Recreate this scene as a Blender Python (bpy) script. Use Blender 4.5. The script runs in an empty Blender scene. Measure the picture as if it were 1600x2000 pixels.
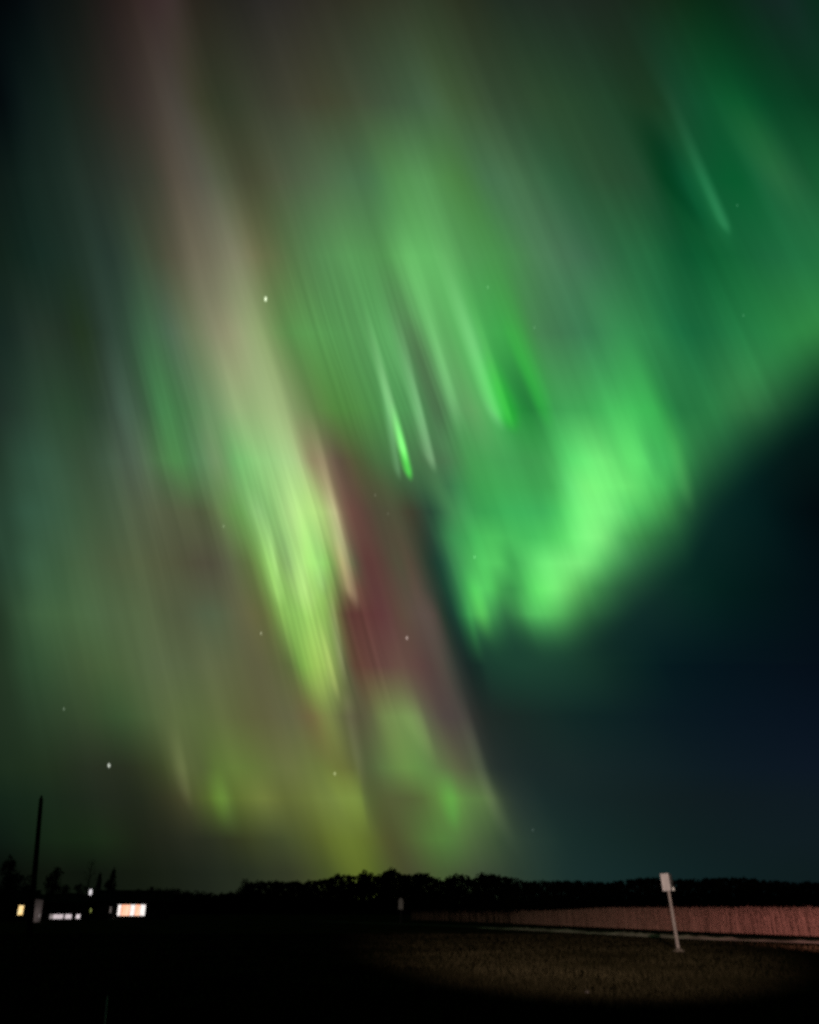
import bpy, math, random
from mathutils import Vector, Matrix
random.seed(7)
R = math.radians
scene = bpy.context.scene
COL = scene.collection

# ---------------------------------------------------------------- camera
F = 1600.0                                   # focal length in photo pixels (1600 x 2000)
HOR = 1775.0                                 # photo row of the horizon
PITCH = math.atan((HOR - 1000.0) / F)
EYE = 1.6
cam_d = bpy.data.cameras.new('camera')
cam_d.sensor_fit = 'VERTICAL'
cam_d.sensor_height = 24.0
cam_d.lens = 24.0 * F / 2000.0
cam_d.clip_start = 0.1
cam_d.clip_end = 20000.0
cam = bpy.data.objects.new('camera', cam_d)
COL.objects.link(cam)
cam.location = (0, 0, EYE)
cam.rotation_euler = (R(90) + PITCH, 0, 0)
scene.camera = cam
cam_d.dof.use_dof = True                     # the phone missed focus in the dark: everything far is a little soft
cam_d.dof.focus_distance = 2.0
cam_d.dof.aperture_fstop = 2.8

FWD = Vector((0, math.cos(PITCH), math.sin(PITCH)))
UPV = Vector((0, -math.sin(PITCH), math.cos(PITCH)))

def ray(px, py):
    return FWD + Vector((1, 0, 0)) * ((px - 800) / F) + UPV * ((1000 - py) / F)
def at(px, py, dist):                        # point seen at a photo position, at a given distance north
    d = ray(px, py)
    return Vector((0, 0, EYE)) + d * (dist / d.y)
def on_ground(px, py):
    d = ray(px, py)
    return Vector((0, 0, EYE)) + d * (-EYE / d.z)

# ---------------------------------------------------------------- render / view
scene.view_settings.view_transform = 'Standard'
scene.view_settings.look = 'None'
scene.view_settings.exposure = 0.0
scene.view_settings.gamma = 1.0
scene.view_settings.use_curve_mapping = False
scene.cycles.filter_width = 2.2              # a soft hand-held phone lens
scene.cycles.max_bounces = 4
scene.cycles.use_denoising = False

# ---------------------------------------------------------------- night sky with aurora (world)
def lin(v):
    v = v / 255.0
    return v / 12.92 if v <= 0.04045 else ((v + 0.055) / 1.055) ** 2.4
def enc(v):                                  # 8-bit sky brightness to the 2.2 power space the sky is mixed in
    return lin(v) ** (1 / 2.2) if v > 0 else 0.0
def enc3(c):
    return tuple(enc(v) for v in c)

world = bpy.data.worlds.new('World')
scene.world = world
world.use_nodes = True
NT = world.node_tree
NT.nodes.clear()
NN, LK = NT.nodes, NT.links

def put(sock, v):
    if hasattr(v, 'is_output'):
        LK.new(v, sock)
    else:
        sock.default_value = v
def M(op, a, b=None, c=None, clamp=False):
    n = NN.new('ShaderNodeMath'); n.operation = op; n.use_clamp = clamp
    put(n.inputs[0], a)
    if b is not None: put(n.inputs[1], b)
    if c is not None: put(n.inputs[2], c)
    return n.outputs[0]
def V(op, a, b=None, c=None):
    n = NN.new('ShaderNodeVectorMath'); n.operation = op
    put(n.inputs[0], a)
    if b is not None: put(n.inputs[1], b)
    if c is not None: put(n.inputs[2], c)
    return n.outputs['Value'] if op in ('DOT_PRODUCT', 'LENGTH', 'DISTANCE') else n.outputs['Vector']
def SS(x, a, b, lo=0.0, hi=1.0):             # smoothstep; a may be larger than b
    n = NN.new('ShaderNodeMapRange'); n.interpolation_type = 'SMOOTHSTEP'
    if not hasattr(a, 'is_output') and a > b: a, b, lo, hi = b, a, hi, lo
    put(n.inputs['Value'], x); put(n.inputs['From Min'], a); put(n.inputs['From Max'], b)
    put(n.inputs['To Min'], lo); put(n.inputs['To Max'], hi)
    return n.outputs['Result']
def MIX(f, a, b):
    n = NN.new('ShaderNodeMix'); n.data_type = 'RGBA'
    put(n.inputs[0], f); put(n.inputs[6], a); put(n.inputs[7], b)
    return n.outputs[2]
def RAMP(fac, stops, interp='CARDINAL'):
    n = NN.new('ShaderNodeValToRGB'); cr = n.color_ramp; cr.interpolation = interp
    stops = sorted(stops, key=lambda s: s[0])
    while len(stops) > 32:                       # a ramp holds 32 stops: drop the most redundant
        def cost(i):
            (pa, ca), (pb, cb), (pc, cc) = stops[i - 1], stops[i], stops[i + 1]
            f = (pb - pa) / max(1e-6, pc - pa)
            return sum(abs(x + (z - x) * f - y) for x, y, z in zip(ca, cb, cc)) * (pc - pa)
        stops.pop(min(range(1, len(stops) - 1), key=cost))
    while len(cr.elements) < len(stops): cr.elements.new(0.5)
    for e, (p, c) in zip(cr.elements, stops): e.position = p
    for e, (p, c) in zip(cr.elements, stops): e.color = (c[0], c[1], c[2], 1)
    put(n.inputs[0], fac)
    return n.outputs[0]

# Sky chart: gnomonic projection of the view DIRECTION about a fixed point of the northern sky.
# U, W are the chart coordinates; RAYN follows the magnetic field lines, which all meet at the
# magnetic zenith (AX, BY), so that the rays of the aurora fan out from it.
AX, BY = -1186.0, -5350.0
tc = NN.new('ShaderNodeTexCoord').outputs['Generated']
geo = NN.new('ShaderNodeNewGeometry').outputs['Incoming']
dirv = tc
dF = V('DOT_PRODUCT', dirv, tuple(FWD))
dFs = M('MAXIMUM', dF, 0.12)
U = M('MULTIPLY_ADD', M('DIVIDE', V('DOT_PRODUCT', dirv, (1, 0, 0)), dFs), F, 800.0)
W = M('MULTIPLY_ADD', M('DIVIDE', V('DOT_PRODUCT', dirv, tuple(UPV)), dFs), -F, 1000.0)
def to_ray(x, y):
    return AX + (x - AX) * (1000.0 - BY) / (y - BY)
S0 = M('MULTIPLY_ADD', M('DIVIDE', M('SUBTRACT', U, AX), M('MAXIMUM', M('SUBTRACT', W, BY), 500.0)), 1000.0 - BY, AX)
# slow wander of the rays
nv = NN.new('ShaderNodeCombineXYZ'); put(nv.inputs[0], M('MULTIPLY', S0, 1 / 260)); put(nv.inputs[1], M('MULTIPLY', W, 1 / 420))
nz = NN.new('ShaderNodeTexNoise'); nz.noise_dimensions = '2D'; put(nz.inputs['Vector'], nv.outputs[0])
nz.inputs['Scale'].default_value = 1.0; nz.inputs['Detail'].default_value = 1.5
S = M('MULTIPLY_ADD', M('SUBTRACT', nz.outputs[0], 0.5), 16.0, S0)
SMIN, SMAX = -150.0, 2150.0
SN = M('MULTIPLY_ADD', S, 1 / (SMAX - SMIN), -SMIN / (SMAX - SMIN))
def norm_s(x, y):
    return min(1.0, max(0.0, (to_ray(x, y) - SMIN) / (SMAX - SMIN)))

def parse(t):
    out = []
    for tok in t.split():
        x, c = tok.split(':'); out.append((float(x), tuple(float(v) for v in c.split(','))))
    return out
ROWS = {
 0: '0:2,6,8 60:8,14,15 150:20,23,20 210:34,28,26 255:46,36,33 300:56,43,42 340:56,46,43 375:43,38,31 430:37,36,30 520:42,40,37 600:46,44,37 700:48,50,37 790:50,57,41 830:48,58,40 900:42,49,33 980:34,45,34 1080:32,43,34 1200:27,39,29 1300:20,42,25 1370:11,42,22 1440:13,40,26 1530:19,40,34 1600:10,44,28',
 200: '0:4,10,12 50:14,26,24 120:22,34,28 200:38,38,32 260:52,46,41 310:68,61,54 350:72,68,59 390:59,61,44 440:52,59,42 550:62,64,50 640:66,70,50 720:66,80,58 790:64,88,62 840:70,99,68 890:66,92,58 970:54,76,52 1080:44,72,46 1180:34,66,42 1280:26,58,34 1330:22,72,44 1430:10,80,42 1520:10,66,36 1600:10,58,32',
 350: '0:14,26,22 60:20,36,30 150:32,46,38 240:45,52,43 300:61,63,51 340:83,77,65 390:88,87,74 430:81,87,67 490:72,76,54 560:78,90,66 650:78,108,74 720:74,116,76 770:82,138,80 830:86,146,84 900:74,126,68 950:74,120,80 1020:68,110,74 1100:48,92,60 1180:42,78,50 1260:32,74,46 1300:10,66,34 1340:18,84,48 1440:10,90,46 1490:26,96,56 1560:30,92,54 1600:22,88,48',
 500: '0:18,34,26 70:22,42,34 160:34,52,42 220:42,60,50 270:58,74,56 320:74,77,59 370:103,99,80 430:118,117,94 470:122,123,96 510:112,116,80 560:88,112,70 610:86,132,80 680:88,150,86 740:82,144,80 780:92,166,90 830:98,180,98 880:94,170,94 920:80,150,82 980:76,148,80 1040:78,132,86 1120:66,112,80 1200:46,104,66 1280:32,100,58 1340:14,84,46 1420:18,94,50 1500:28,104,60 1600:34,114,64',
 650: '0:22,38,32 60:36,52,42 130:36,52,38 160:36,54,34 200:42,60,48 250:52,76,60 300:66,100,72 340:80,104,80 380:110,124,92 430:132,137,106 480:149,162,118 530:124,152,96 570:94,147,80 640:88,152,82 700:86,150,84 760:86,156,88 800:84,132,82 840:90,160,90 890:92,172,94 930:84,180,92 980:64,164,76 1020:66,160,74 1050:72,134,82 1130:60,122,80 1200:56,138,80 1280:44,128,72 1340:26,104,60 1420:32,112,62 1500:40,126,66 1600:50,138,68',
 800: '0:30,46,38 60:42,66,50 140:44,70,48 200:48,68,52 240:66,88,72 290:62,92,66 320:70,122,76 370:76,120,76 410:103,139,94 450:139,168,116 500:157,186,126 540:157,182,124 575:130,152,100 610:104,134,78 650:84,132,64 710:80,138,70 750:76,140,76 800:82,150,86 850:78,128,80 890:88,150,90 930:96,166,96 970:70,170,84 1010:46,150,66 1040:40,130,60 1080:62,158,82 1150:66,168,86 1220:66,184,90 1280:58,170,80 1320:40,124,66 1400:44,122,66 1470:62,140,76 1600:56,130,68',
 900: '0:36,58,44 70:52,84,64 150:54,78,56 210:66,88,68 270:78,96,76 310:80,118,76 350:78,132,76 390:88,131,86 430:107,141,94 460:115,178,106 500:143,202,124 540:162,210,135 580:164,192,129 605:140,136,98 640:130,116,90 660:96,82,66 690:86,88,58 720:76,100,60 750:72,112,66 800:72,118,72 840:76,116,76 880:72,120,76 920:74,158,84 1000:66,158,82 1080:70,170,86 1120:96,222,112 1180:112,232,118 1220:92,210,104 1270:82,204,102 1320:60,160,80 1380:54,135,72 1600:48,120,64',
 1000: '0:40,66,50 70:56,90,68 150:60,86,60 230:74,92,67 290:84,94,69 350:86,94,67 400:82,92,63 430:99,124,76 470:104,154,82 500:138,190,116 530:132,184,108 560:166,214,128 600:170,216,122 630:160,190,112 655:150,146,104 675:120,92,76 700:95,69,60 730:82,75,58 770:76,78,57 800:66,66,50 825:50,70,53 845:46,84,60 880:66,135,80 940:62,165,84 1060:66,180,92 1095:84,206,102 1140:120,242,124 1200:116,230,120 1240:88,200,100 1300:78,180,88 1350:60,140,70 1600:56,130,66',
 1100: '0:38,62,46 60:58,92,66 130:64,92,62 200:74,92,63 280:84,94,65 350:82,84,61 410:80,78,61 450:91,98,69 490:98,120,66 520:136,188,96 555:138,178,102 580:160,214,116 620:156,222,106 645:128,170,88 670:130,124,80 690:100,100,72 710:95,65,58 740:89,63,56 775:82,78,60 800:82,72,58 825:56,66,52 845:34,62,49 862:36,80,58 880:58,130,78 920:76,182,90 975:88,206,100 1005:68,170,84 1060:108,230,116 1130:124,236,124 1180:100,205,105 1250:80,170,90 1600:60,140,70',
 1200: '0:36,56,38 60:62,94,62 130:70,100,64 200:75,98,65 280:84,100,67 350:83,92,65 420:85,98,71 480:100,100,68 520:100,110,62 545:130,172,84 580:144,196,96 610:164,214,106 635:138,178,88 655:110,124,68 680:91,64,52 710:97,60,55 750:95,60,59 785:91,73,61 820:92,78,70 850:80,72,64 865:42,60,48 885:30,68,52 910:60,150,78 935:86,198,96 960:78,178,88 990:64,142,77 1040:92,205,100 1100:98,205,100 1150:80,170,85 1600:60,140,70',
 1300: '0:36,54,36 70:52,80,52 150:64,86,54 220:71,92,57 300:85,100,67 380:91,102,69 460:95,100,67 520:93,94,63 570:95,111,61 590:120,162,73 625:152,190,90 655:136,160,84 680:93,94,62 700:95,68,54 750:101,71,64 785:101,77,67 830:88,66,62 870:78,72,64 890:54,60,54 915:26,42,38 960:26,58,45 1090:27,62,47 1180:18,46,38 1300:6,26,30 1600:5,14,24',
 1400: '0:32,48,32 80:44,64,42 160:52,70,44 240:59,82,49 320:85,100,61 400:93,107,63 470:95,100,61 520:96,96,63 570:98,98,67 610:111,102,64 640:126,134,74 665:106,112,68 690:88,86,60 725:92,94,64 750:112,130,76 800:116,142,82 830:98,104,74 860:82,74,66 900:72,66,62 925:50,52,48 950:32,42,38 1100:19,40,37 1300:10,26,32 1600:8,18,30',
 1500: '0:28,44,28 100:34,48,30 180:38,46,32 260:42,49,32 320:61,70,40 350:86,96,56 400:85,99,54 440:96,118,56 500:100,116,58 560:104,112,64 620:104,116,60 670:105,111,58 710:86,95,58 745:90,111,64 790:106,140,72 830:100,138,72 860:96,118,70 900:88,94,66 935:70,80,60 960:42,52,46 1020:28,42,40 1150:22,38,38 1350:14,28,34 1600:12,22,34',
 1560: '0:20,36,24 100:26,40,26 200:32,40,28 280:36,42,28 340:56,58,36 370:72,76,44 410:86,105,46 435:102,131,58 460:92,109,48 510:111,123,60 560:98,107,54 620:109,123,60 700:115,133,66 720:88,101,54 770:84,92,54 830:88,108,58 880:100,148,68 910:94,132,68 950:86,112,66 975:60,76,54 1000:42,56,48 1060:26,43,41 1300:17,30,32 1600:14,25,32',
 1640: '0:14,26,18 80:20,34,20 200:26,40,22 280:28,34,22 350:36,40,28 420:43,48,32 480:55,61,34 550:68,77,44 620:83,93,42 680:98,113,48 730:90,101,46 770:78,82,46 820:82,104,54 870:84,124,60 920:78,104,60 970:60,80,54 1020:44,62,50 1100:26,46,42 1300:17,33,33 1600:15,27,32',
 1705: '0:8,12,8 80:14,20,12 200:16,22,14 300:22,28,18 400:30,36,26 500:41,48,32 580:55,61,38 640:70,81,38 700:88,101,42 740:79,91,42 800:70,74,46 860:70,88,50 930:62,76,52 1000:46,62,48 1100:28,48,44 1300:18,36,36 1600:14,27,29',
}
LOW = {
 800: '1380:14,46,38 1500:8,36,30 1600:3,24,22 1750:2,12,14',
 1000: '1000:24,64,50 1250:16,50,42 1400:10,40,35 1500:3,25,25 1600:2,10,14',
 1150: '900:22,54,46 1250:20,50,42 1400:5,32,28 1600:3,14,20',
 1300: '850:26,42,38 960:27,60,46 1080:27,62,47 1180:18,46,38 1300:6,26,30 1600:5,14,24',
 1450: '900:28,40,38 1100:18,36,36 1350:10,24,30 1600:10,20,32',
}
def ev(t, y, sx):                             # linear reading of a row at a field line
    pts = [(to_ray(x, y), c) for x, c in parse(t)]
    for (a, ca), (b, cb) in zip(pts, pts[1:]):
        if a <= sx <= b: return tuple(p + (q - p) * (sx - a) / (b - a) for p, q in zip(ca, cb))
    return pts[0][1] if sx < pts[0][0] else pts[-1][1]
def from_ray(sx, y):
    return AX + (sx - AX) * (y - BY) / (1000.0 - BY)
# rows that refine the bright fold only; their left part is read between the neighbouring rows
FOLD = {
 950: ((900, 1000), '880:60,120,74 930:66,160,82 1000:64,164,82 1060:66,168,84 1085:74,180,90 1112:98,216,112 1145:120,240,122 1200:116,238,120 1238:104,222,110 1268:86,202,100 1300:76,188,92 1345:60,150,76 1600:52,124,66'),
 1050: ((1000, 1100), '868:58,128,76 920:68,172,86 960:80,198,96 1000:72,184,90 1050:74,192,94 1100:96,222,108 1140:124,242,126 1180:120,228,120 1215:90,190,98 1260:76,170,84 1320:66,152,78 1600:58,134,68'),
 1150: ((1100, 1200), '892:56,132,76 915:72,180,88 935:86,202,98 962:80,190,90 985:66,158,80 1012:68,164,82 1050:98,220,104 1085:118,236,118 1125:110,216,108 1160:86,182,90 1210:72,154,80 1600:60,140,70'),
}
for y, ((ya, yb), right) in FOLD.items():
    s_lim = to_ray(parse(right)[0][0], y); left = []
    for x, _ in parse(ROWS[ya]):
        sx = to_ray(x, ya)
        if sx < s_lim - 12:
            a, b = ev(ROWS[ya], ya, sx), ev(ROWS[yb], yb, sx); f = (y - ya) / (yb - ya)
            left.append('%.1f:%s' % (from_ray(sx, y), ','.join('%.1f' % (p + (q - p) * f) for p, q in zip(a, b))))
    ROWS[y] = ' '.join(left) + ' ' + right
def grid(rows):
    acc = prev = None
    for y in sorted(rows):
        r = RAMP(SN, [(norm_s(x, y), enc3(c)) for x, c in parse(rows[y])])
        if acc is None: acc = r
        else: acc = MIX(M('MULTIPLY_ADD', W, 1 / (y - prev), -prev / (y - prev), clamp=True), acc, r)
        prev = float(y)
    return acc
upper, lower = grid(ROWS), grid(LOW)
EDGE = [(835, 1500), (846, 1330), (852, 1260), (866, 1244), (880, 1252), (900, 1240), (918, 1230), (940, 1242), (965, 1260), (1012, 1256), (1060, 1220)]
EDGE = [(s, y) for s, y in EDGE] + [(to_ray(x, y), y) for x, y in [(1190, 1165), (1225, 1125), (1275, 1082), (1325, 1040), (1350, 985), (1375, 938), (1450, 865), (1525, 800), (1600, 740), (1760, 620)]]
edge = M('MULTIPLY', RAMP(SN, [((s - SMIN) / (SMAX - SMIN), (y / 3000,) * 3) for s, y in [(-150, 2400), (820, 2400)] + EDGE], 'LINEAR'), 3000.0)
depth = M('SUBTRACT', W, edge)
sky = MIX(M('MULTIPLY', SS(depth, -105.0, 85.0), SS(W, 1400.0, 1270.0)), upper, lower)

# ray texture: brightness varies from field line to field line, on two scales
def rays(width, length, detail):
    fv = NN.new('ShaderNodeCombineXYZ'); put(fv.inputs[0], M('MULTIPLY', S, 1 / width)); put(fv.inputs[1], M('MULTIPLY', W, 1 / length))
    fz = NN.new('ShaderNodeTexNoise'); fz.noise_dimensions = '2D'; put(fz.inputs['Vector'], fv.outputs[0])
    fz.inputs['Scale'].default_value = 1.0; fz.inputs['Detail'].default_value = detail
    return M('SUBTRACT', fz.outputs[0], 0.5)
tex = M('MULTIPLY_ADD', rays(58, 900, 1.0), 0.15, M('MULTIPLY', rays(15, 600, 1.0), 0.045))
fine = M('MULTIPLY_ADD', tex, M('MULTIPLY', SS(depth, 60.0, -60.0), M('MULTIPLY', SS(W, -100.0, 700.0, 0.5, 1.0), SS(W, 1250.0, 1500.0, 1.0, 0.5))), 1.0)
cmb = NN.new('ShaderNodeCombineXYZ')
for i in range(3): put(cmb.inputs[i], fine)
crisp = rays(10, 700, 2.0)
def zone(s0, s1, s2, s3, w0, w1, w2, w3):
    return M('MULTIPLY', M('MULTIPLY', SS(S, s0, s1), SS(S, s3, s2)), M('MULTIPLY', SS(W, w0, w1), SS(W, w3, w2)))
zones = M('ADD', M('MULTIPLY', zone(430, 520, 650, 690, 750, 1050, 1250, 1450), 0.28), M('MULTIPLY', zone(640, 730, 930, 1010, 420, 640, 800, 950), 0.20))
zones = M('MULTIPLY_ADD', zone(150, 300, 420, 500, 500, 750, 1000, 1250), 0.12, zones)
crispf = M('MULTIPLY_ADD', crisp, zones, 1.0)
for i in range(3): LK.new(M('MULTIPLY', fine, crispf), cmb.inputs[i])
sky = V('MULTIPLY', sky, cmb.outputs[0])

# single bright or dark rays: x0,y0 -> x1,y1, left width, right width, colour, share faded in, share faded out
STREAKS = [
 (598, 760, 702, 1200, 12, 5, (38, 38, 30), .75, .1),
 (585, 780, 690, 1150, 26, 14, (12, 10, 8), .6, .25),
 (648, 1010, 686, 1182, 9, 6, (22, 20, 16), .6, .2),
 (606, 960, 634, 1178, 14, 12, (-4, -10, 6), .6, .2),
 (552, 880, 608, 1215, 26, 20, (16, 14, 14), .5, .15),
 (585, 1060, 600, 1180, 8, 7, (10, 10, 8), .5, .3),
 (620, 1080, 634, 1165, 6, 5, (10, 12, 8), .5, .3),
 (506, 960, 552, 1200, 13, 9, (20, 24, 16), .6, .2),
 (520, 1000, 545, 1150, 4, 4, (12, 14, 10), .5, .3),
 (545, 1000, 572, 1150, 12, 12, (-10, -10, -4), .5, .4),
 (622, 1190, 664, 1380, 8, 5, (24, 22, 14), .5, .25),
 (600, 1200, 636, 1390, 20, 14, (12, 12, 6), .4, .3),
 (641, 1130, 678, 1350, 8, 4, (24, 22, 20), .4, .35),
 (672, 1340, 712, 1560, 7, 10, (12, 12, 10), .2, .4),
 (706, 575, 797, 912, 9, 6, (48, 52, 44), .7, .12),
 (764, 775, 804, 945, 8, 6, (18, 100, 14), .7, .14),
 (738, 700, 783, 945, 7, 4, (24, 32, 26), .7, .12),
 (764, 570, 852, 930, 12, 5, (40, 46, 38), .75, .1),
 (735, 560, 800, 800, 22, 14, (8, 12, 8), .5, .4),
 (772, 400, 912, 880, 30, 16, (14, 22, 14), .35, .3),
 (812, 520, 905, 860, 9, 7, (14, 16, 13), .6, .25),
 (850, 450, 984, 850, 14, 12, (32, 32, 30), .7, .12),
 (905, 540, 1004, 846, 7, 6, (16, 20, 12), .7, .15),
 (935, 660, 1008, 855, 24, 18, (-10, 20, -12), .6, .2),
 (980, 600, 1080, 850, 12, 18, (-2, 18, -4), .6, .25),
 (985, 680, 1044, 820, 18, 18, (-3, -9, -2), .5, .35),
 (800, 600, 872, 880, 18, 18, (-8, -22, -10), .4, .3),
 (1275, 110, 1428, 466, 10, 9, (15, 23, 18), .9, .08),
 (1280, 190, 1440, 500, 40, 14, (6, 12, 8), .7, .3),
 (1260, 200, 1400, 480, 30, 20, (-10, -12, -8), .4, .3),
 (1400, 120, 1570, 440, 40, 30, (8, 10, 4), .5, .4),
 (1196, 720, 1268, 980, 30, 26, (12, 20, 8), .6, .35),
 (1296, 780, 1356, 1020, 12, 12, (12, 18, 8), .6, .3),
 (1240, 800, 1296, 960, 12, 12, (-6, -14, -6), .5, .4),
 (914, 1100, 956, 1262, 14, 12, (12, 22, 4), .6, .35),
 (250, 520, 362, 980, 40, 30, (0, 6, 0), .5, .5),
 (380, 700, 440, 1010, 12, 10, (9, 9, 7), .5, .4),
 (420, 560, 480, 830, 26, 30, (10, 6, 5), .4, .4),
 (205, 600, 292, 1060, 16, 14, (2, 4, 3), .5, .4),
 (262, 700, 310, 1060, 10, 10, (3, 4, 3), .5, .4),
 (335, 1390, 373, 1590, 12, 7, (14, 14, 10), .6, .25),
 (412, 1440, 441, 1630, 15, 12, (4, 9, 0), .6, .3),
 (866, 1480, 893, 1640, 16, 12, (0, 16, 2), .5, .35),
 (800, 1340, 850, 1500, 26, 8, (10, 14, 6), .5, .4),
 (690, 1470, 716, 1640, 70, 6, (7, 10, 0), .4, .4),
 (676, 1540, 735, 1800, 60, 26, (5, 6, -1), .5, .4),
 (890, 1330, 982, 1640, 12, 8, (12, 12, 9), .4, .4),
 (946, 1500, 1010, 1680, 14, 10, (8, 8, 6), .4, .5),
]
for x0, y0, x1, y1, wl, wr, c, fi, fo in STREAKS:
    sl = (x1 - x0) / (y1 - y0)
    t = M('SUBTRACT', U, M('MULTIPLY_ADD', W, sl, x0 - sl * y0))
    L = y1 - y0
    a = M('MULTIPLY', SS(t, -2.0 * wl, 0.0), SS(t, 2.0 * wr, 0.0))
    b = M('MULTIPLY', SS(W, y0, y0 + fi * L), SS(M('MULTIPLY_ADD', M('MULTIPLY', t, t), 0.8 / (0.5 * (wl + wr)), W), y1, y1 - fo * L))
    k = M('MULTIPLY', a, b)
    sky = V('MULTIPLY_ADD', k, tuple(v / 255 for v in c), sky)

# stars, slightly drawn out
pv = NN.new('ShaderNodeCombineXYZ'); put(pv.inputs[0], U); put(pv.inputs[1], M('MULTIPLY', W, 0.5))
for x, y, r, k in [(519, 584, 5.5, .62), (213, 1495, 5, .75), (795, 1246, 4, .42), (510, 1237, 3.6, .28), (654, 1511, 3.6, .34),
                   (125, 1385, 3.4, .26), (927, 1088, 3.2, .2), (437, 1028, 3.4, .16), (953, 561, 3.2, .16), (733, 967, 3, .12),
                   (1440, 401, 3.2, .14), (1452, 616, 3.2, .12), (1044, 640, 3, .12), (1041, 1621, 3, .14), (758, 1003, 3, .1)]:
    d = V('DISTANCE', pv.outputs[0], (x, y * 0.5, 0.0))
    k_ = SS(d, r * .72, r * 0.1, 0.0, k)
    sky = V('MULTIPLY_ADD', k_, (1, 1, 1), sky)
# behind the beholder the sky is a dim even airglow
sky = MIX(SS(dF, 0.15, 0.5), enc3((10, 17, 13)) + (1,), sky)
sky = V('MAXIMUM', sky, (0, 0, 0))
gm = NN.new('ShaderNodeGamma'); put(gm.inputs[0], sky); gm.inputs[1].default_value = 2.2
bg = NN.new('ShaderNodeBackground'); put(bg.inputs[0], gm.outputs[0]); bg.inputs[1].default_value = 1.0
wo = NN.new('ShaderNodeOutputWorld'); LK.new(bg.outputs[0], wo.inputs[0])
world.cycles.sampling_method = 'MANUAL'
world.cycles.sample_map_resolution = 512

# ---------------------------------------------------------------- unseen lamps: raised flood behind the viewer, car brake light to the right
def spot(name, loc, target, power, color, size, blend, radius=0.15):
    d = bpy.data.lights.new(name, 'SPOT'); d.energy = power; d.color = color
    d.spot_size = R(size); d.spot_blend = blend; d.shadow_soft_size = radius
    o = bpy.data.objects.new(name, d); COL.objects.link(o)
    o.location = loc
    o.rotation_euler = (Vector(target) - Vector(loc)).to_track_quat('-Z', 'Y').to_euler()
    return o
spot('flood_light', (1.5, -4, 9.0), (7.2, 44, 0.0), 54000, (1.0, 0.80, 0.66), 26, 1.0)  # unseen lamp, its height and cone set to shape the ground's light pool
spot('brake_light', (16.5, 27, 1.0), (29.5, 64, 1.0), 40000, (1.0, 0.47, 0.46), 46, 1.0)

# ---------------------------------------------------------------- helpers
class MB:
    def __init__(s): s.v, s.f = [], []
    def face(s, pts):
        i = len(s.v); s.v += [tuple(p) for p in pts]; s.f.append(tuple(range(i, i + len(pts))))
    def box(s, c, size, mat=None):
        hx, hy, hz = size[0] / 2, size[1] / 2, size[2] / 2
        P = [Vector((c[0] + sx * hx, c[1] + sy * hy, c[2] + sz * hz)) for sz in (-1, 1) for sy in (-1, 1) for sx in (-1, 1)]
        if mat: P = [mat @ p for p in P]
        i = len(s.v); s.v += [tuple(p) for p in P]
        for q in ((0, 2, 3, 1), (4, 5, 7, 6), (0, 1, 5, 4), (2, 6, 7, 3), (0, 4, 6, 2), (1, 3, 7, 5)): s.f.append(tuple(i + k for k in q))
    def tube(s, pts, rads, n=10, cap=True):
        pts = [Vector(p) for p in pts]; i0 = len(s.v)
        for k, p in enumerate(pts):
            d = (pts[min(k + 1, len(pts) - 1)] - pts[max(k - 1, 0)]).normalized()
            a = d.cross(Vector((0.31, 0.95, 0.07))).normalized(); b = d.cross(a)
            for j in range(n):
                t = 2 * math.pi * j / n
                s.v.append(tuple(p + (a * math.cos(t) + b * math.sin(t)) * rads[k]))
        for k in range(len(pts) - 1):
            for j in range(n):
                a, b = i0 + k * n + j, i0 + k * n + (j + 1) % n
                s.f.append((a, b, b + n, a + n))
        if cap:
            s.f.append(tuple(i0 + j for j in range(n))[::-1])
            s.f.append(tuple(i0 + (len(pts) - 1) * n + j for j in range(n)))
    def prism(s, poly, y0, y1):                       # polygon in x,z pushed along y
        n = len(poly); i = len(s.v)
        s.v += [(x, y0, z) for x, z in poly] + [(x, y1, z) for x, z in poly]
        s.f.append(tuple(range(i, i + n))); s.f.append(tuple(range(i + n, i + 2 * n))[::-1])
        for k in range(n): s.f.append((i + k, i + n + k, i + n + (k + 1) % n, i + (k + 1) % n))
    def leaves(s, c, rad, n, size, rng):
        for _ in range(n):
            while True:
                p = Vector((rng.uniform(-1, 1), rng.uniform(-1, 1), rng.uniform(-1, 1)))
                if 0.15 < p.length < 1: break
            q = Vector((c[0] + p.x * rad[0], c[1] + p.y * rad[1], c[2] + p.z * rad[2]))
            a = Vector((rng.gauss(0, 1), rng.gauss(0, 1), rng.gauss(0, 1))).normalized()
            b = a.cross(Vector((rng.gauss(0, 1), rng.gauss(0, 1), rng.gauss(0, 1)))).normalized()
            w = size * rng.uniform(.6, 1.3)
            s.face([q - a * w, q + b * w * .5, q + a * w, q - b * w * .5])
    def build(s, name, mat, parent=None, smooth=False, bevel=0):
        me = bpy.data.meshes.new(name); me.from_pydata(s.v, [], s.f); me.update()
        if smooth:
            for p in me.polygons: p.use_smooth = True
        me.materials.append(mat)
        o = bpy.data.objects.new(name, me); COL.objects.link(o)
        if parent: o.parent = parent
        if bevel:
            b = o.modifiers.new('bevel', 'BEVEL'); b.width = bevel; b.segments = 2
        return o
def tag(o, label=None, cat=None, group=None, kind=None):
    for k, v in (('label', label), ('category', cat), ('group', group), ('kind', kind)):
        if v: o[k] = v
    return o
def empty(name, loc, rz=0.0, **kw):
    o = bpy.data.objects.new(name, None); COL.objects.link(o)
    o.location = loc; o.rotation_euler = (0, 0, rz); o.empty_display_size = 0.3
    return tag(o, **kw)

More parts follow.
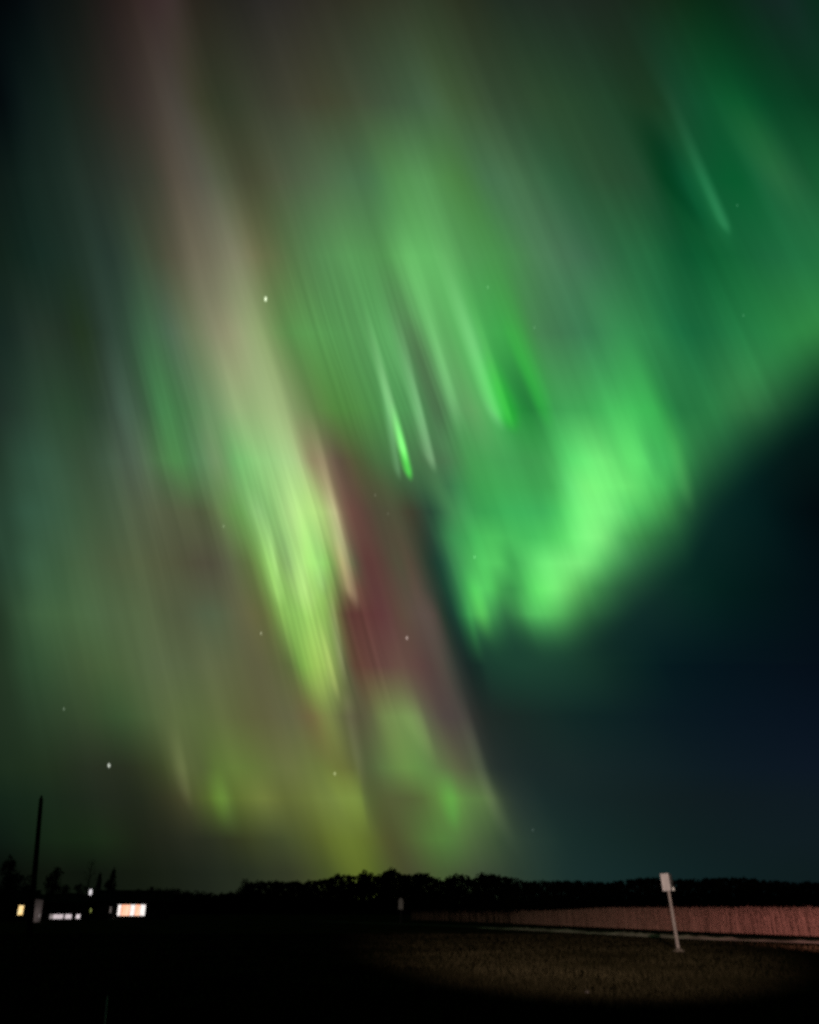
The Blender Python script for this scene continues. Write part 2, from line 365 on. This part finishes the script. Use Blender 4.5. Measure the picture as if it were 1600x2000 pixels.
def mat(name, c1, c2=None, scale=3.0, rough=0.85, bump=0.0, detail=4.0, stretch=(1, 1, 1), spec=0.0):
    m = bpy.data.materials.new(name); m.use_nodes = True; nt = m.node_tree
    b = nt.nodes['Principled BSDF']; b.inputs['Roughness'].default_value = rough
    b.inputs['Specular IOR Level'].default_value = spec
    t = nt.nodes.new('ShaderNodeTexCoord'); mp = nt.nodes.new('ShaderNodeMapping'); mp.inputs['Scale'].default_value = stretch
    nt.links.new(t.outputs['Object'], mp.inputs[0])
    n = nt.nodes.new('ShaderNodeTexNoise'); n.inputs['Scale'].default_value = scale; n.inputs['Detail'].default_value = detail
    nt.links.new(mp.outputs[0], n.inputs['Vector'])
    r = nt.nodes.new('ShaderNodeValToRGB'); r.color_ramp.elements[0].position = .32; r.color_ramp.elements[1].position = .68
    c2 = c2 or tuple(v * 1.4 for v in c1)
    r.color_ramp.elements[0].color = (*c1, 1); r.color_ramp.elements[1].color = (*c2, 1)
    nt.links.new(n.outputs[0], r.inputs[0]); nt.links.new(r.outputs[0], b.inputs['Base Color'])
    if bump:
        bp = nt.nodes.new('ShaderNodeBump'); bp.inputs['Strength'].default_value = bump; bp.inputs['Distance'].default_value = .05
        nt.links.new(n.outputs[0], bp.inputs['Height']); nt.links.new(bp.outputs[0], b.inputs['Normal'])
    return m
def glow(name, c1, c2, strength, scale=2.0, stretch=(1, 1, 1)):        # lit lamp or lit window, slightly uneven
    m = bpy.data.materials.new(name); m.use_nodes = True; nt = m.node_tree; nt.nodes.clear()
    t = nt.nodes.new('ShaderNodeTexCoord'); mp = nt.nodes.new('ShaderNodeMapping'); mp.inputs['Scale'].default_value = stretch
    nt.links.new(t.outputs['Object'], mp.inputs[0])
    n = nt.nodes.new('ShaderNodeTexNoise'); n.inputs['Scale'].default_value = scale
    nt.links.new(mp.outputs[0], n.inputs['Vector'])
    r = nt.nodes.new('ShaderNodeValToRGB'); r.color_ramp.elements[0].position = .35; r.color_ramp.elements[1].position = .65
    r.color_ramp.elements[0].color = (*c1, 1); r.color_ramp.elements[1].color = (*c2, 1)
    nt.links.new(n.outputs[0], r.inputs[0])
    e = nt.nodes.new('ShaderNodeEmission'); e.inputs[1].default_value = strength; nt.links.new(r.outputs[0], e.inputs[0])
    o = nt.nodes.new('ShaderNodeOutputMaterial'); nt.links.new(e.outputs[0], o.inputs[0])
    return m

MT = dict(
    ground=mat('ground_grass', (.007, .006, .003), (.034, .027, .015), .30, .95, .6, 8),
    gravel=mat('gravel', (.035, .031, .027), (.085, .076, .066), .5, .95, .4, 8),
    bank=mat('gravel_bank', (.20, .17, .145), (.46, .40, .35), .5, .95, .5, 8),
    dry=mat('dry_crop', (.255, .165, .125), (.285, .187, .143), .22, .9, 0, 4, (1, 1, .3)),
    grass=mat('grass_blades', (.012, .010, .005), (.036, .029, .016), .22, .9),
    leaf=mat('dark_foliage', (.012, .016, .010), (.026, .032, .018), .6, .95),
    bark=mat('bark', (.018, .015, .012), (.04, .034, .028), 6, .95, .5),
    creosote=mat('creosoted_wood', (.010, .009, .008), (.026, .022, .019), 9, .9, .4, 5, (1, 1, .08)),
    siding=mat('house_siding', (.030, .030, .031), (.045, .044, .043), 1.5, .85),
    roof=mat('roof_shingle', (.012, .012, .013), (.024, .024, .025), 5, .9, .4),
    trim=mat('white_trim', (.10, .10, .10), (.16, .16, .155), 3, .6),
    pale=mat('pale_boards', (.34, .30, .295), (.74, .67, .65), .9, .8, 0, 5, (1.6, 1.6, .5)),
    postwood=mat('weathered_post', (.30, .25, .245), (.48, .41, .40), 5, .85, .4, 5, (1, 1, .15)),
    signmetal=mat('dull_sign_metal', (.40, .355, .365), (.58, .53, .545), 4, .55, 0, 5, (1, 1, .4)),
    signdark=mat('dark_sign_metal', (.07, .07, .07), (.12, .118, .116), 4, .6),  # darker grey than the front panel's metal
    reflector=mat('white_reflector', (.82, .80, .79), (.90, .88, .87), 4, .35),
    footing=mat('footing_soil', (.10, .082, .070), (.22, .18, .155), 6, .95, .6),
    stake=mat('white_stake', (.55, .55, .56), (.75, .75, .76), 4, .5),
    metal=mat('grey_steel', (.06, .06, .06), (.10, .10, .10), 4, .5),
    stone=mat('stone', (.05, .042, .042), (.11, .095, .095), 5, .9, .4),
    curtain=glow('curtained_window_glow', (1.0, .38, .21), (1.0, .60, .42), 1.25, 1.2, (2, 1, .4)),
    window_white=glow('bright_window_glow', (1.0, .86, .82), (1.0, .97, .93), 1.1),
    window_yellow=glow('yellow_window_glow', (1.0, .62, .20), (1.0, .80, .42), 1.15),
    strip_light=glow('cold_strip_glow', (.62, .52, .54), (.80, .70, .72), .95, .6),
    strip_dim=glow('dim_strip_glow', (.20, .17, .165), (.62, .54, .54), .85, .35),
    faint=glow('faint_window_glow', (.10, .085, .075), (.30, .25, .23), .6),
    lamp=glow('yard_lamp_glow', (.75, .70, .72), (1.0, .95, .97), .9),
    post_glow=glow('post_light_glow', (.22, .19, .19), (.36, .32, .31), 1.0),
    lamp_green=glow('path_lamp_glow', (.35, .45, .10), (.55, .60, .16), 1.0),
)

# ---------------------------------------------------------------- ground, road
g = MB()
xs = [-4000, -1200, -500, -250] + [-150 + 6 * i for i in range(51)] + [250, 500, 1200, 4000]
ys = [-800, -200, -60] + [-30 + 6 * i for i in range(46)] + [320, 500, 900, 2000, 6000]
def gz(x, y):
    if abs(x) > 148 or y < -28 or y > 240: return 0.0
    return 0.0
g.v = [(x, y, gz(x, y)) for y in ys for x in xs]
nx = len(xs)
g.f = [(j * nx + i, j * nx + i + 1, (j + 1) * nx + i + 1, (j + 1) * nx + i) for j in range(len(ys) - 1) for i in range(nx - 1)]
tag(g.build('ground', MT['ground']), kind='structure')

def strip(name, near, far, z, m):
    b = MB()
    for (a0, b0), (a1, b1) in zip(zip(near, far), list(zip(near, far))[1:]):
        b.face([(a0[0], a0[1], z), (a1[0], a1[1], z), (b1[0], b1[1], z), (b0[0], b0[1], z)])
    return tag(b.build(name, m), kind='structure')
near_px = [(2100, 1861), (1750, 1847), (1600, 1842), (1330, 1833), (1130, 1822), (930, 1812), (800, 1806.5), (600, 1800)]
edge_n = [on_ground(*p) for p in near_px]
def away(p, d):                                       # step further off, square to the road
    return p + Vector((0.30, 1.0, 0)).normalized() * d
# loose gravel bank along the near side of the road, a low ridge
prof = [(-.75, 0.0), (-.30, .13), (.05, .20), (.45, .15), (.95, .0)]
bk = MB(); rb = random.Random(4); pts = []
bank_px = [e for e, q in zip(edge_n, near_px) if 900 < q[0] < 1800]
for (p, q) in zip(bank_px, bank_px[1:]):
    n = max(2, int((q - p).length / .5))
    pts += [p.lerp(q, k / n) for k in range(n)]
for i, p in enumerate(pts):
    hs = .75 + .35 * math.sin(i * .31) * math.sin(i * .083 + 1) + rb.uniform(-.22, .22)
    for d, z in prof:
        v = away(p, d + rb.uniform(-.08, .08)); bk.v.append((v.x, v.y, .004 + z * max(.25, hs) * min(1.0, .05 + min(i, len(pts) - 1 - i) / 18)))
m_ = len(prof)
for i in range(len(pts) - 1):
    for j in range(m_ - 1):
        bk.f.append((i * m_ + j, i * m_ + j + 1, (i + 1) * m_ + j + 1, (i + 1) * m_ + j))
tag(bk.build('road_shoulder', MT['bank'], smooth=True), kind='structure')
strip('road', edge_n, [away(p, 6.2) for p in edge_n], .006, MT['gravel'])

# ---------------------------------------------------------------- tall dry crop beyond the road
rng = random.Random(3)
crop = MB()
foot = [on_ground(2100, 1848), on_ground(1800, 1836), on_ground(1600, 1829), on_ground(1350, 1819), on_ground(1100, 1808), on_ground(1000, 1803.5), on_ground(880, 1799), on_ground(800, 1796.5)]
for (p, q) in zip(foot, foot[1:]):
    L = (q - p).length
    n = int(L * 330)
    for _ in range(n):
        b = p.lerp(q, rng.random())
        thin = min(1.0, max(0.0, (112.0 - b.y) / 26.0))    # the crop thins out towards its far end
        if rng.random() > .04 + .96 * thin: continue
        b = away(b, abs(rng.gauss(0, 1)) * 1.3)
        h = rng.gauss(1.58, .08) * (.72 + .28 * thin) * (1 if rng.random() < .85 else rng.uniform(.55, 1))
        w = rng.uniform(.010, .032)
        a = rng.uniform(0, math.pi); dx, dy = math.cos(a) * w, math.sin(a) * w
        lean = Vector((rng.gauss(0, .09), rng.gauss(0, .09), 0))
        m_ = b + lean * .4 + Vector((0, 0, h * .6)); t_ = b + lean + Vector((0, 0, h))
        d = Vector((dx, dy, 0))
        crop.face([b - d, b + d, m_ + d, m_ - d]); crop.face([m_ - d, m_ + d, t_ + d * .3, t_ - d * .3])
        if rng.random() < .8:                          # one drooping leaf
            z = rng.uniform(.3, 1.3); o = b + Vector((0, 0, z)); e = Vector((rng.gauss(0, .22), rng.gauss(0, .22), rng.uniform(-.1, .25)))
            s_ = Vector((0, 0, w)); crop.face([o - s_, o + e * .5 - s_ + Vector((0, 0, .08)), o + e, o + e * .5 + s_ + Vector((0, 0, .08))])
tag(crop.build('tall_dry_grass', MT['dry']), 'tall dry reddish grass standing along the far side of the road', 'grass', kind='stuff')

# ---------------------------------------------------------------- short grass in the lit field
rng = random.Random(5)
gr = MB()
for _ in range(60000):
    px, py = rng.uniform(-60, 1660), 1826 + 200 * rng.random() ** 1.5
    p = on_ground(px, py)
    if py < 1816 + (px - 930) * .052: continue
    h = rng.uniform(.05, .16); a = rng.uniform(0, 6.28); w = rng.uniform(.008, .02) * max(1, p.y / 22)
    d = Vector((math.cos(a) * w, math.sin(a) * w, 0)); l = Vector((rng.gauss(0, .05), rng.gauss(0, .05), h))
    gr.face([p - d, p + d, p + l])
tag(gr.build('field_grass', MT['grass']), 'short dull grass of the roadside field', 'grass', kind='stuff')

# ---------------------------------------------------------------- sign post
base = on_ground(1326, 1859)
D = base.y
top = at(1300, 1704, D)
H = top.z
lean = (top - base); lean_v = Vector((lean.x, 0, lean.z))
root = empty('sign_post', base, label='pale leaning sign post with two narrow panels beside the road', cat='sign post')
b = MB(); b.tube([(0, 0, -.1), (lean.x * .5, 0, H * .5), (lean.x * .98, 0, H * .98)], [.062, .056, .05], 4)
b.build('post', MT['postwood'], root)
sh = math.atan2(-lean.x, H)
def panel(w, h, th):
    return MB(), w, h, th
Mx = Matrix.Translation((lean.x * .86, -.075, H * .86)) @ Matrix.Rotation(-sh, 4, 'Y')
pa = MB()
pa.box((-.085, -.0, .04), (.34, .022, .68), Mx @ Matrix.Rotation(R(-14), 4, 'Z'))
o = pa.build('sign_panel', MT['signmetal'], root, bevel=.006); o['label'] = 'pale grey front panel'
pb = MB()
pb.box((0, 0, 0), (.30, .022, .66), Mx @ Matrix.Translation((.165, .10, .03)) @ Matrix.Rotation(R(50), 4, 'Z'))
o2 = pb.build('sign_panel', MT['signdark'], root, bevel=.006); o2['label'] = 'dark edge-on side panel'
pr = MB(); pr.box((.17, -.07, -.235), (.075, .02, .12), Mx)
pr.build('reflector', MT['reflector'], root, bevel=.005)
pf = MB()
for k in range(3):
    pf.tube([(0, 0, -.05), (0, 0, .06), (0, 0, .13)], [.30, .22, .08], 12)
    break
pf.build('footing', MT['footing'], root, smooth=True)

# distant pale marker sign on the black field
p0 = at(783, 1752, 104); base = Vector((p0.x, 104, 0))
root = empty('marker_sign', base, label='small pale marker sign standing alone before the dark wood', cat='marker sign')
b = MB(); b.tube([(0, .05, 0), (0, .05, 2.45)], [.05, .05], 6); b.build('post', MT['metal'], root)
b = MB(); b.prism([(-.26, 1.55), (.26, 1.55), (.26, 2.45), (.16, 2.62), (0, 2.74), (-.16, 2.62), (-.26, 2.45)], -.03, .0); b.build('sign_panel', MT['reflector'], root)

# ---------------------------------------------------------------- near stake and stones
p = at(209.5, 2000, 5.6); t = at(211, 1934, 5.6)
root = empty('marker_stake', (p.x, 5.6, 0), label='thin white marker stake in the dark foreground grass', cat='stake')
b = MB(); b.tube([(-.003, 0, -.05), (0, 0, t.z * .6), (t.x - p.x, 0, t.z - .02)], [.0062, .0058, .005], 8); b.build('rod', MT['stake'], root, smooth=True)
b = MB(); b.tube([(t.x - p.x, 0, t.z - .03), (t.x - p.x, 0, t.z)], [.0065, .005], 8); b.build('cap', MT['metal'], root)
def stone(px, py, r, label, seed):
    c = on_ground(px, py); rg = random.Random(seed); b = MB()
    n, m_ = 10, 6
    b.v = []
    for j in range(m_ + 1):
        ph = math.pi * j / m_
        for i in range(n):
            th = 2 * math.pi * i / n; k = r * (1 + rg.uniform(-.16, .16))
            b.v.append((k * math.sin(ph) * math.cos(th), k * .8 * math.sin(ph) * math.sin(th), k * .62 * math.cos(ph) + r * .3))
    for j in range(m_):
        for i in range(n):
            b.f.append((j * n + i, j * n + (i + 1) % n, (j + 1) * n + (i + 1) % n, (j + 1) * n + i))
    o = b.build('stone', MT['stone'], smooth=True); o.location = c
    return tag(o, label, 'stone')
stone(1147, 1940, .06, 'small pale stone in the dim grass below the sign post', 1)
stone(848, 1934, .09, 'low broad stone at the shadowed edge of the lit grass', 2)

# ---------------------------------------------------------------- utility pole
D = 58.0
top = at(81, 1556, D); low = at(68.5, 1700, D)
dx = (top.x - low.x) / (top.z - low.z)
bx = top.x - dx * top.z
root = empty('utility_pole', (bx, D, 0), label='tall bare leaning utility pole against the green sky', cat='utility pole')
b = MB(); hh = top.z - .12
b.tube([(0, 0, -.3)] + [(dx * hh * k / 6, 0, hh * k / 6) for k in range(1, 7)], [.19, .18, .17, .16, .15, .14, .13], 12); b.build('shaft', MT['creosote'], root, smooth=True)
b = MB(); b.tube([(dx * hh, 0, hh), (dx * (hh + .06), 0, hh + .06), (dx * (hh + .22), 0, hh + .22)], [.05, .09, .03], 10); b.build('insulator', MT['metal'], root)
b = MB(); b.tube([(dx * hh * .9, -.15, hh * .9), (dx * hh * .9, -.30, hh * .9)], [.03, .03], 8); b.build('bracket', MT['metal'], root)

# ---------------------------------------------------------------- houses and sheds of the farmyard on the left
def face_cam(x, y):
    return math.atan2(-x, y)
def place(px, dist):
    p = at(px, HOR, dist); return Vector((p.x, dist, 0))
def z_at(px, py, dist): return at(px, py, dist).z
def x_local(root_loc, rz, px, dist):                    # local x of a photo column on a thing's front
    p = at(px, HOR, dist); v = p - root_loc
    return v.x / math.cos(rz)

def gable(root, w, d, hwall, hridge, over=.4):
    b = MB(); b.prism([(-w / 2, 0), (w / 2, 0), (w / 2, hwall), (-w / 2, hwall)], 0, d)
    b.prism([(-.01, hwall + .002), (.01, hwall + .002), (0, hwall + .01)], .01, d - .01)
    wall = b.build('wall', MT['siding'], root)
    e = MB()
    th = .16
    for sgn in (-1, 1):
        y0, y1 = (-over, d / 2) if sgn < 0 else (d / 2, d + over)
        z0, z1 = (hwall - .12, hridge) if sgn < 0 else (hridge, hwall - .12)
        x0, x1 = -w / 2 - over, w / 2 + over
        e.face([(x0, y0, z0), (x1, y0, z0), (x1, y1, z1), (x0, y1, z1)])
        e.face([(x0, y0, z0 + th), (x0, y1, z1 + th), (x1, y1, z1 + th), (x1, y0, z0 + th)])
        e.face([(x0, y0, z0), (x0, y1, z1), (x0, y1, z1 + th), (x0, y0, z0 + th)])
        e.face([(x1, y0, z0), (x1, y0, z0 + th), (x1, y1, z1 + th), (x1, y1, z1)])
        yo, zo = (y0, z0) if sgn < 0 else (y1, z1)
        e.face([(x0, yo, zo), (x0, yo, zo + th), (x1, yo, zo + th), (x1, yo, zo)])
    for x in (-w / 2, w / 2):                           # gable ends
        e.face([(x, .01, hwall), (x, d / 2, hridge - .02), (x, d - .01, hwall)])
    roof = e.build('roof', MT['roof'], root)
    return wall, roof
def window(root, x0, x1, z0, z1, panes, name='window'):  # frame with lit panes: list of (share, material)
    b = MB(); fr = .09
    for cx, cz, sx, sz in (((x0 + x1) / 2, z0 - fr / 2, x1 - x0 + 2 * fr, fr), ((x0 + x1) / 2, z1 + fr / 2, x1 - x0 + 2 * fr, fr),
                           (x0 - fr / 2, (z0 + z1) / 2, fr, z1 - z0), (x1 + fr / 2, (z0 + z1) / 2, fr, z1 - z0)):
        b.box((cx, -.03, cz), (sx, .10, sz))
    w = b.build(name, MT['trim'], root)
    tot = sum(s for s, _ in panes); x = x0
    for s, m_ in panes:
        wd = (x1 - x0) * s / tot
        if m_:
            q = MB(); q.box((x + wd / 2, -.015, (z0 + z1) / 2), (wd - .05, .02, z1 - z0)); q.build('pane', m_, w)
        x += wd
    return w

# the house with the wide picture window
D = 150.0
loc = place(262, D); rz = face_cam(loc.x, loc.y)
house = empty('house', loc, rz, label='dark house with a wide glowing orange and white picture window', cat='house')
gable(house, 11.5, 8, 2.75, 4.3)
X = lambda px: x_local(loc, rz, px, D)
window(house, X(233), X(282.5), z_at(257, 1788.5, D), z_at(257, 1767, D), [(.12, MT['window_white']), (.33, MT['curtain']), (.17, MT['window_white']), (.19, MT['curtain']), (.19, MT['window_white'])])
window(house, X(219), X(222), z_at(220, 1783, D), z_at(220, 1771, D), [(1, MT['faint'])])
b = MB(); b.box((X(226.5), -.03, .95), (.8, .06, 1.9)); dr = b.build('door', MT['trim'], house)
b = MB(); b.box((X(226.5) + .3, -.08, 1.0), (.05, .05, .14)); b.build('handle', MT['metal'], dr)
b = MB(); b.box((X(229), -.7, .12), (1.6, 1.3, .24)); b.build('step', MT['pale'], house)
b = MB(); b.box((2.5, 4.6, 4.5), (.6, .6, 1.0)); b.build('chimney', MT['siding'], house)

# long low shed with three lit openings near the ground
D = 152.0
loc = place(131, D); rz = face_cam(loc.x, loc.y)
shed = empty('machine_shed', loc, rz, label='long low dark shed with a row of three cold white lit openings', cat='shed')
gable(shed, 9.5, 7, 2.5, 3.6)
X = lambda px: x_local(loc, rz, px, D)
za, zb = max(.1, z_at(130, 1794.5, D)), z_at(130, 1785.8, D)
window(shed, X(103.5), X(126.8), za, zb, [(.25, MT['strip_dim']), (.75, MT['strip_light'])])
window(shed, X(129.5), X(141.2), za, zb, [(1, MT['strip_light'])])
window(shed, X(148.4), X(155.8), za, zb, [(1, MT['strip_light'])])

# cabin with one yellow window
D = 128.0
loc = place(32, D); rz = face_cam(loc.x, loc.y)
cabin = empty('cabin', loc, rz, label='small dark cabin with a single tall yellow lit window', cat='cabin')
gable(cabin, 5.0, 5, 2.5, 3.9)
X = lambda px: x_local(loc, rz, px, D)
window(cabin, X(35.2), X(44.2), z_at(40, 1787, D), z_at(40, 1768.5, D), [(1, MT['window_yellow'])])
b = MB(); b.box((X(20), -.03, 1.0), (.85, .06, 2.0)); dr = b.build('door', MT['siding'], cabin)
b = MB(); b.box((X(20) + .3, -.08, 1.0), (.05, .05, .14)); b.build('handle', MT['metal'], dr)

# narrow pale hut beside it
D = 122.0
loc = place(70.5, D); rz = face_cam(loc.x, loc.y)
hut = empty('hut', loc, rz, label='narrow pale grey hut between the yellow window and the lit shed', cat='hut')
w2 = abs(x_local(loc, rz, 80.5, D)); hz = z_at(70, 1754, D)
b = MB(); b.prism([(-w2, 0), (w2, 0), (w2, hz - .25), (-w2, hz - .05)], 0, 1.6); b.build('wall', MT['pale'], hut)
b = MB(); b.prism([(-w2 - .12, hz - .04), (w2 + .12, hz - .25), (w2 + .12, hz - .15), (-w2 - .12, hz + .06)], -.15, 1.75); b.build('roof', MT['roof'], hut)
b = MB(); b.box((-.1, -.02, .95), (.8, .04, 1.85)); dr = b.build('door', MT['pale'], hut)
b = MB(); b.box((.2, -.06, 1.0), (.04, .04, .14)); b.build('handle', MT['metal'], dr)

# low post light at the foot of the hut, shining along its wall
p = at(79.5, HOR, D - 1.0)
root = empty('post_light', (p.x, D - 1.0, 0), label='dim upright light bar at the foot of the narrow pale hut', cat='post light')
b = MB(); b.box((0, 0, .30), (.09, .09, .60)); b.build('post', MT['metal'], root, bevel=.008)
b = MB(); b.box((0, 0, .78), (.07, .07, .36)); b.build('lens', MT['post_glow'], root)
b = MB(); b.box((0, 0, .985), (.11, .11, .05)); b.build('cap', MT['metal'], root)
ld = bpy.data.lights.new('post_light_bulb', 'POINT'); ld.energy = 14; ld.color = (1.0, .86, .84); ld.shadow_soft_size = .05
lo = bpy.data.objects.new('bulb', ld); COL.objects.link(lo); lo.parent = root; lo.location = (-.15, -.55, .78)

# yard lamp and path lamp
D = 146.0
loc = place(172, D); zl = z_at(172, 1743, D)
root = empty('yard_lamp', loc, label='white glowing yard lamp on a thin post above the sheds', cat='yard lamp')
b = MB(); b.tube([(0, .25, 0), (0, .25, zl - .1), (0, .22, zl + .5)], [.07, .055, .045], 8); b.build('post', MT['creosote'], root)
b = MB(); b.tube([(0, 0, zl - .42), (0, 0, zl - .25), (0, 0, zl + .1), (0, 0, zl + .38), (0, 0, zl + .46)], [.12, .22, .25, .18, .07], 14); b.build('globe', MT['lamp'], root, smooth=True)
b = MB(); b.tube([(0, .0, zl + .47), (0, .22, zl + .5)], [.06, .05], 8); b.tube([(0, 0, zl + .465), (0, 0, zl + .53)], [.24, .10], 14); b.build('hood', MT['metal'], root)
D = 140.0
loc = place(178, D); zl = z_at(178, 1778, D)
root = empty('path_lamp', loc, label='tiny yellow green path lamp low beneath the yard lamp', cat='path lamp')
b = MB(); b.tube([(0, 0, 0), (0, 0, zl - .28)], [.04, .04], 8); b.build('post', MT['metal'], root)
b = MB(); b.tube([(0, 0, zl - .28), (0, 0, zl + .28)], [.045, .045], 10); b.build('lens', MT['lamp_green'], root)
b = MB(); b.tube([(0, 0, zl + .282), (0, 0, zl + .36)], [.12, .03], 10); b.build('cap', MT['metal'], root)

# ---------------------------------------------------------------- trees
def tree_meshes(kind, seed):
    rg = random.Random(seed); t, c = MB(), MB()
    if kind == 'round':
        t.tube([(0, 0, -.1), (.05, 0, .25), (.02, .03, .55), (0, 0, .8)], [.03, .022, .015, .004], 7)
        for k in range(7):
            a = k * 2.4 + rg.random(); z = rg.uniform(.3, .6); L = rg.uniform(.16, .3)
            t.tube([(.03, 0, z), (math.cos(a) * L * .6, math.sin(a) * L * .6, z + .1), (math.cos(a) * L, math.sin(a) * L, z + .2)], [.01, .006, .002], 5)
        for k in range(13):
            a = rg.uniform(0, 6.28); q = rg.uniform(.05, .27); z = rg.uniform(.3, .86)
            q *= 1 - max(0, (z - .6)) * 1.6
            r = rg.uniform(.09, .17)
            c.leaves((math.cos(a) * q, math.sin(a) * q, min(z, 1 - r)), (r, r, r * .9), 75, .030, rg)
        c.leaves((0, 0, .9), (.08, .08, .1), 40, .026, rg)
    elif kind == 'conifer':
        t.tube([(0, 0, -.05), (0, 0, .5), (0, 0, .99)], [.022, .013, .003], 7)
        for k in range(15):
            z = .14 + .84 * k / 15; r = .21 * (1 - z) ** .8 + .012
            for j in range(6):
                a = j * 1.05 + k * .6 + rg.uniform(-.2, .2)
                c.leaves((math.cos(a) * r * .6, math.sin(a) * r * .6, z - .02), (r * .55, r * .55, .035), 14, .022, rg)
        c.leaves((0, 0, .96), (.015, .015, .05), 20, .016, rg)
    else:                                             # nearly bare, thin top
        t.tube([(0, 0, -.05), (.01, 0, .5), (0, 0, 1)], [.016, .010, .002], 6)
        for k in range(26):
            a = k * 2.39; z = .25 + .7 * k / 26; L = .17 * (1.12 - z) + .02
            e = (math.cos(a) * L, math.sin(a) * L, z + L * .7)
            t.tube([(0, 0, z), (e[0] * .5, e[1] * .5, z + L * .3), e], [.005, .003, .001], 4)
            c.leaves(e, (.03, .03, .03), 5, .012, rg)
    tm = t.build('trunk', MT['bark']).data; cm = c.build('crown', MT['leaf']).data
    for n in ('trunk', 'crown'):
        o = bpy.data.objects.get(n)
        if o and o.parent is None: bpy.data.objects.remove(o)
    return tm, cm
protos = {k: [tree_meshes(k, s) for s in seeds] for k, seeds in (('round', (1, 2, 3, 4, 5, 6)), ('conifer', (11, 12)), ('bare', (21, 22)))}
def tree(kind, i, loc, h, width, rz, name, label, group=None):
    root = empty(name, loc, rz, label=label, cat='tree', group=group)
    tm, cm = protos[kind][i % len(protos[kind])]
    for nm, me in (('trunk', tm), ('crown', cm)):
        o = bpy.data.objects.new(nm, me); COL.objects.link(o); o.parent = root; o.scale = (width, width, h)
    return root

PROFILE = [(400, 1738), (455, 1735), (465, 1728), (485, 1716), (600, 1716), (640, 1708), (660, 1702), (680, 1705), (710, 1698), (745, 1704), (753, 1694), (772, 1694), (784, 1702), (815, 1701), (828, 1699),
           (850, 1705), (865, 1712), (880, 1704), (900, 1701), (915, 1704), (925, 1713), (935, 1704), (960, 1702), (990, 1705), (1010, 1711), (1050, 1715), (1100, 1714), (1150, 1716), (1200, 1717), (1240, 1711),
           (1280, 1706), (1330, 1711), (1400, 1709), (1450, 1708), (1500, 1712), (1550, 1716), (1640, 1718), (1900, 1722)]
def skyline(px):
    for (x0, y0), (x1, y1) in zip(PROFILE, PROFILE[1:]):
        if x0 <= px <= x1: return y0 + (y1 - y0) * (px - x0) / (x1 - x0)
    return PROFILE[0][1] if px < PROFILE[0][0] else PROFILE[-1][1]
rng = random.Random(9)
px = 468.0; i = 0
while px < 1720:
    d = rng.uniform(285, 345)
    p = place(px, d); h = z_at(px, skyline(px) + rng.uniform(1, 8), d)
    tree('round', rng.randrange(6), p, h, h * rng.uniform(.72, 1.0), rng.uniform(0, 6.28), 'woodland_tree', 'black leafy tree in the dark wood along the horizon', 'trees of the dark wood along the horizon')
    px += rng.uniform(9, 17)
for px_, py_, lb in ((762, 1692, 'tallest square topped tree of the dark wood, over the marker sign'),
                     (710, 1697, 'rounded tree rising before the brightest yellow glow on the horizon'),
                     (945, 1701, 'broad tree just past a notch in the dark wood'),
                     (478, 1715, 'tree at the open end of the dark wood')):
    d = 280; tree('round', int(px_) % 6, place(px_, d), z_at(px_, py_, d), z_at(px_, py_, d) * .8, px_, 'woodland_tree', lb)
# left, round the farmyard
for kind, px_, py_, d, wd, lb in (('round', 0, 1668, 118, .8, 'big black tree at the edge of the farmyard, beyond the cabin'),
                     ('round', 97, 1692, 165, .75, 'broad black tree standing behind the pale hut'),
                     ('round', 46, 1706, 170, .9, 'low black tree between the cabin and the utility pole'),
                     ('bare', 166, 1676, 168, 1.0, 'thin nearly bare tree behind the yard lamp'),
                     ('conifer', 186, 1701, 172, .8, 'small pointed conifer right of the bare tree'),
                     ('conifer', 212, 1693, 170, 1.0, 'tall pointed black conifer beside the house with the bright window'),
                     ('round', 150, 1722, 175, .9, 'low rounded tree behind the lit shed'),
                     ('round', 205, 1716, 180, .9, 'bushy dark tree at the foot of the tall conifer'),
                     ('round', 122, 1726, 175, 1.0, 'small round tree above the left end of the lit shed'),
                     ('round', 20, 1700, 150, 1.0, 'dark rounded tree right behind the cabin roof')):
    p = place(px_, d); h = z_at(px_, py_, d)
    tree(kind, int(px_) % 5, p, h, h * wd, px_ * .7, 'conifer' if kind == 'conifer' else 'yard_tree', lb)
rng = random.Random(13)
px = 232.0
while px < 480:
    d = rng.uniform(230, 300); y = 1740 - 9 * math.exp(-((px - 310) / 50) ** 2) + rng.uniform(-3, 3)
    p = place(px, d); h = z_at(px, y, d)
    tree('round', rng.randrange(6), p, h, h * rng.uniform(.9, 1.3), rng.uniform(0, 6.28), 'shelterbelt_tree', 'low dark tree in the row between the house and the wood', 'low trees between the house and the wood')
    px += rng.uniform(12, 20)

# undergrowth and rear ranks of the wood, one mass
w = MB(); rng = random.Random(21)
for k in range(26000):
    px = rng.uniform(-80, 1760); d = rng.uniform(290, 370)
    y = (skyline(px) + 8) if px > 470 else 1748
    hmax = z_at(px, y, d); p = place(px, d)
    q = Vector((p.x, d, rng.uniform(0.2, hmax if k < 13000 else 4.5)))
    a = Vector((rng.gauss(0, 1), rng.gauss(0, .5), rng.gauss(0, 1))).normalized() * rng.uniform(.5, 1.1); bb = a.cross(Vector((rng.gauss(0, .4), 1, rng.gauss(0, .4)))).normalized() * rng.uniform(.4, .8)
    w.face([q - a, q - bb, q + a, q + bb])
tag(w.build('wood', MT['leaf']), 'dark mass of undergrowth and rear ranks of the distant wood', 'wood', kind='stuff')
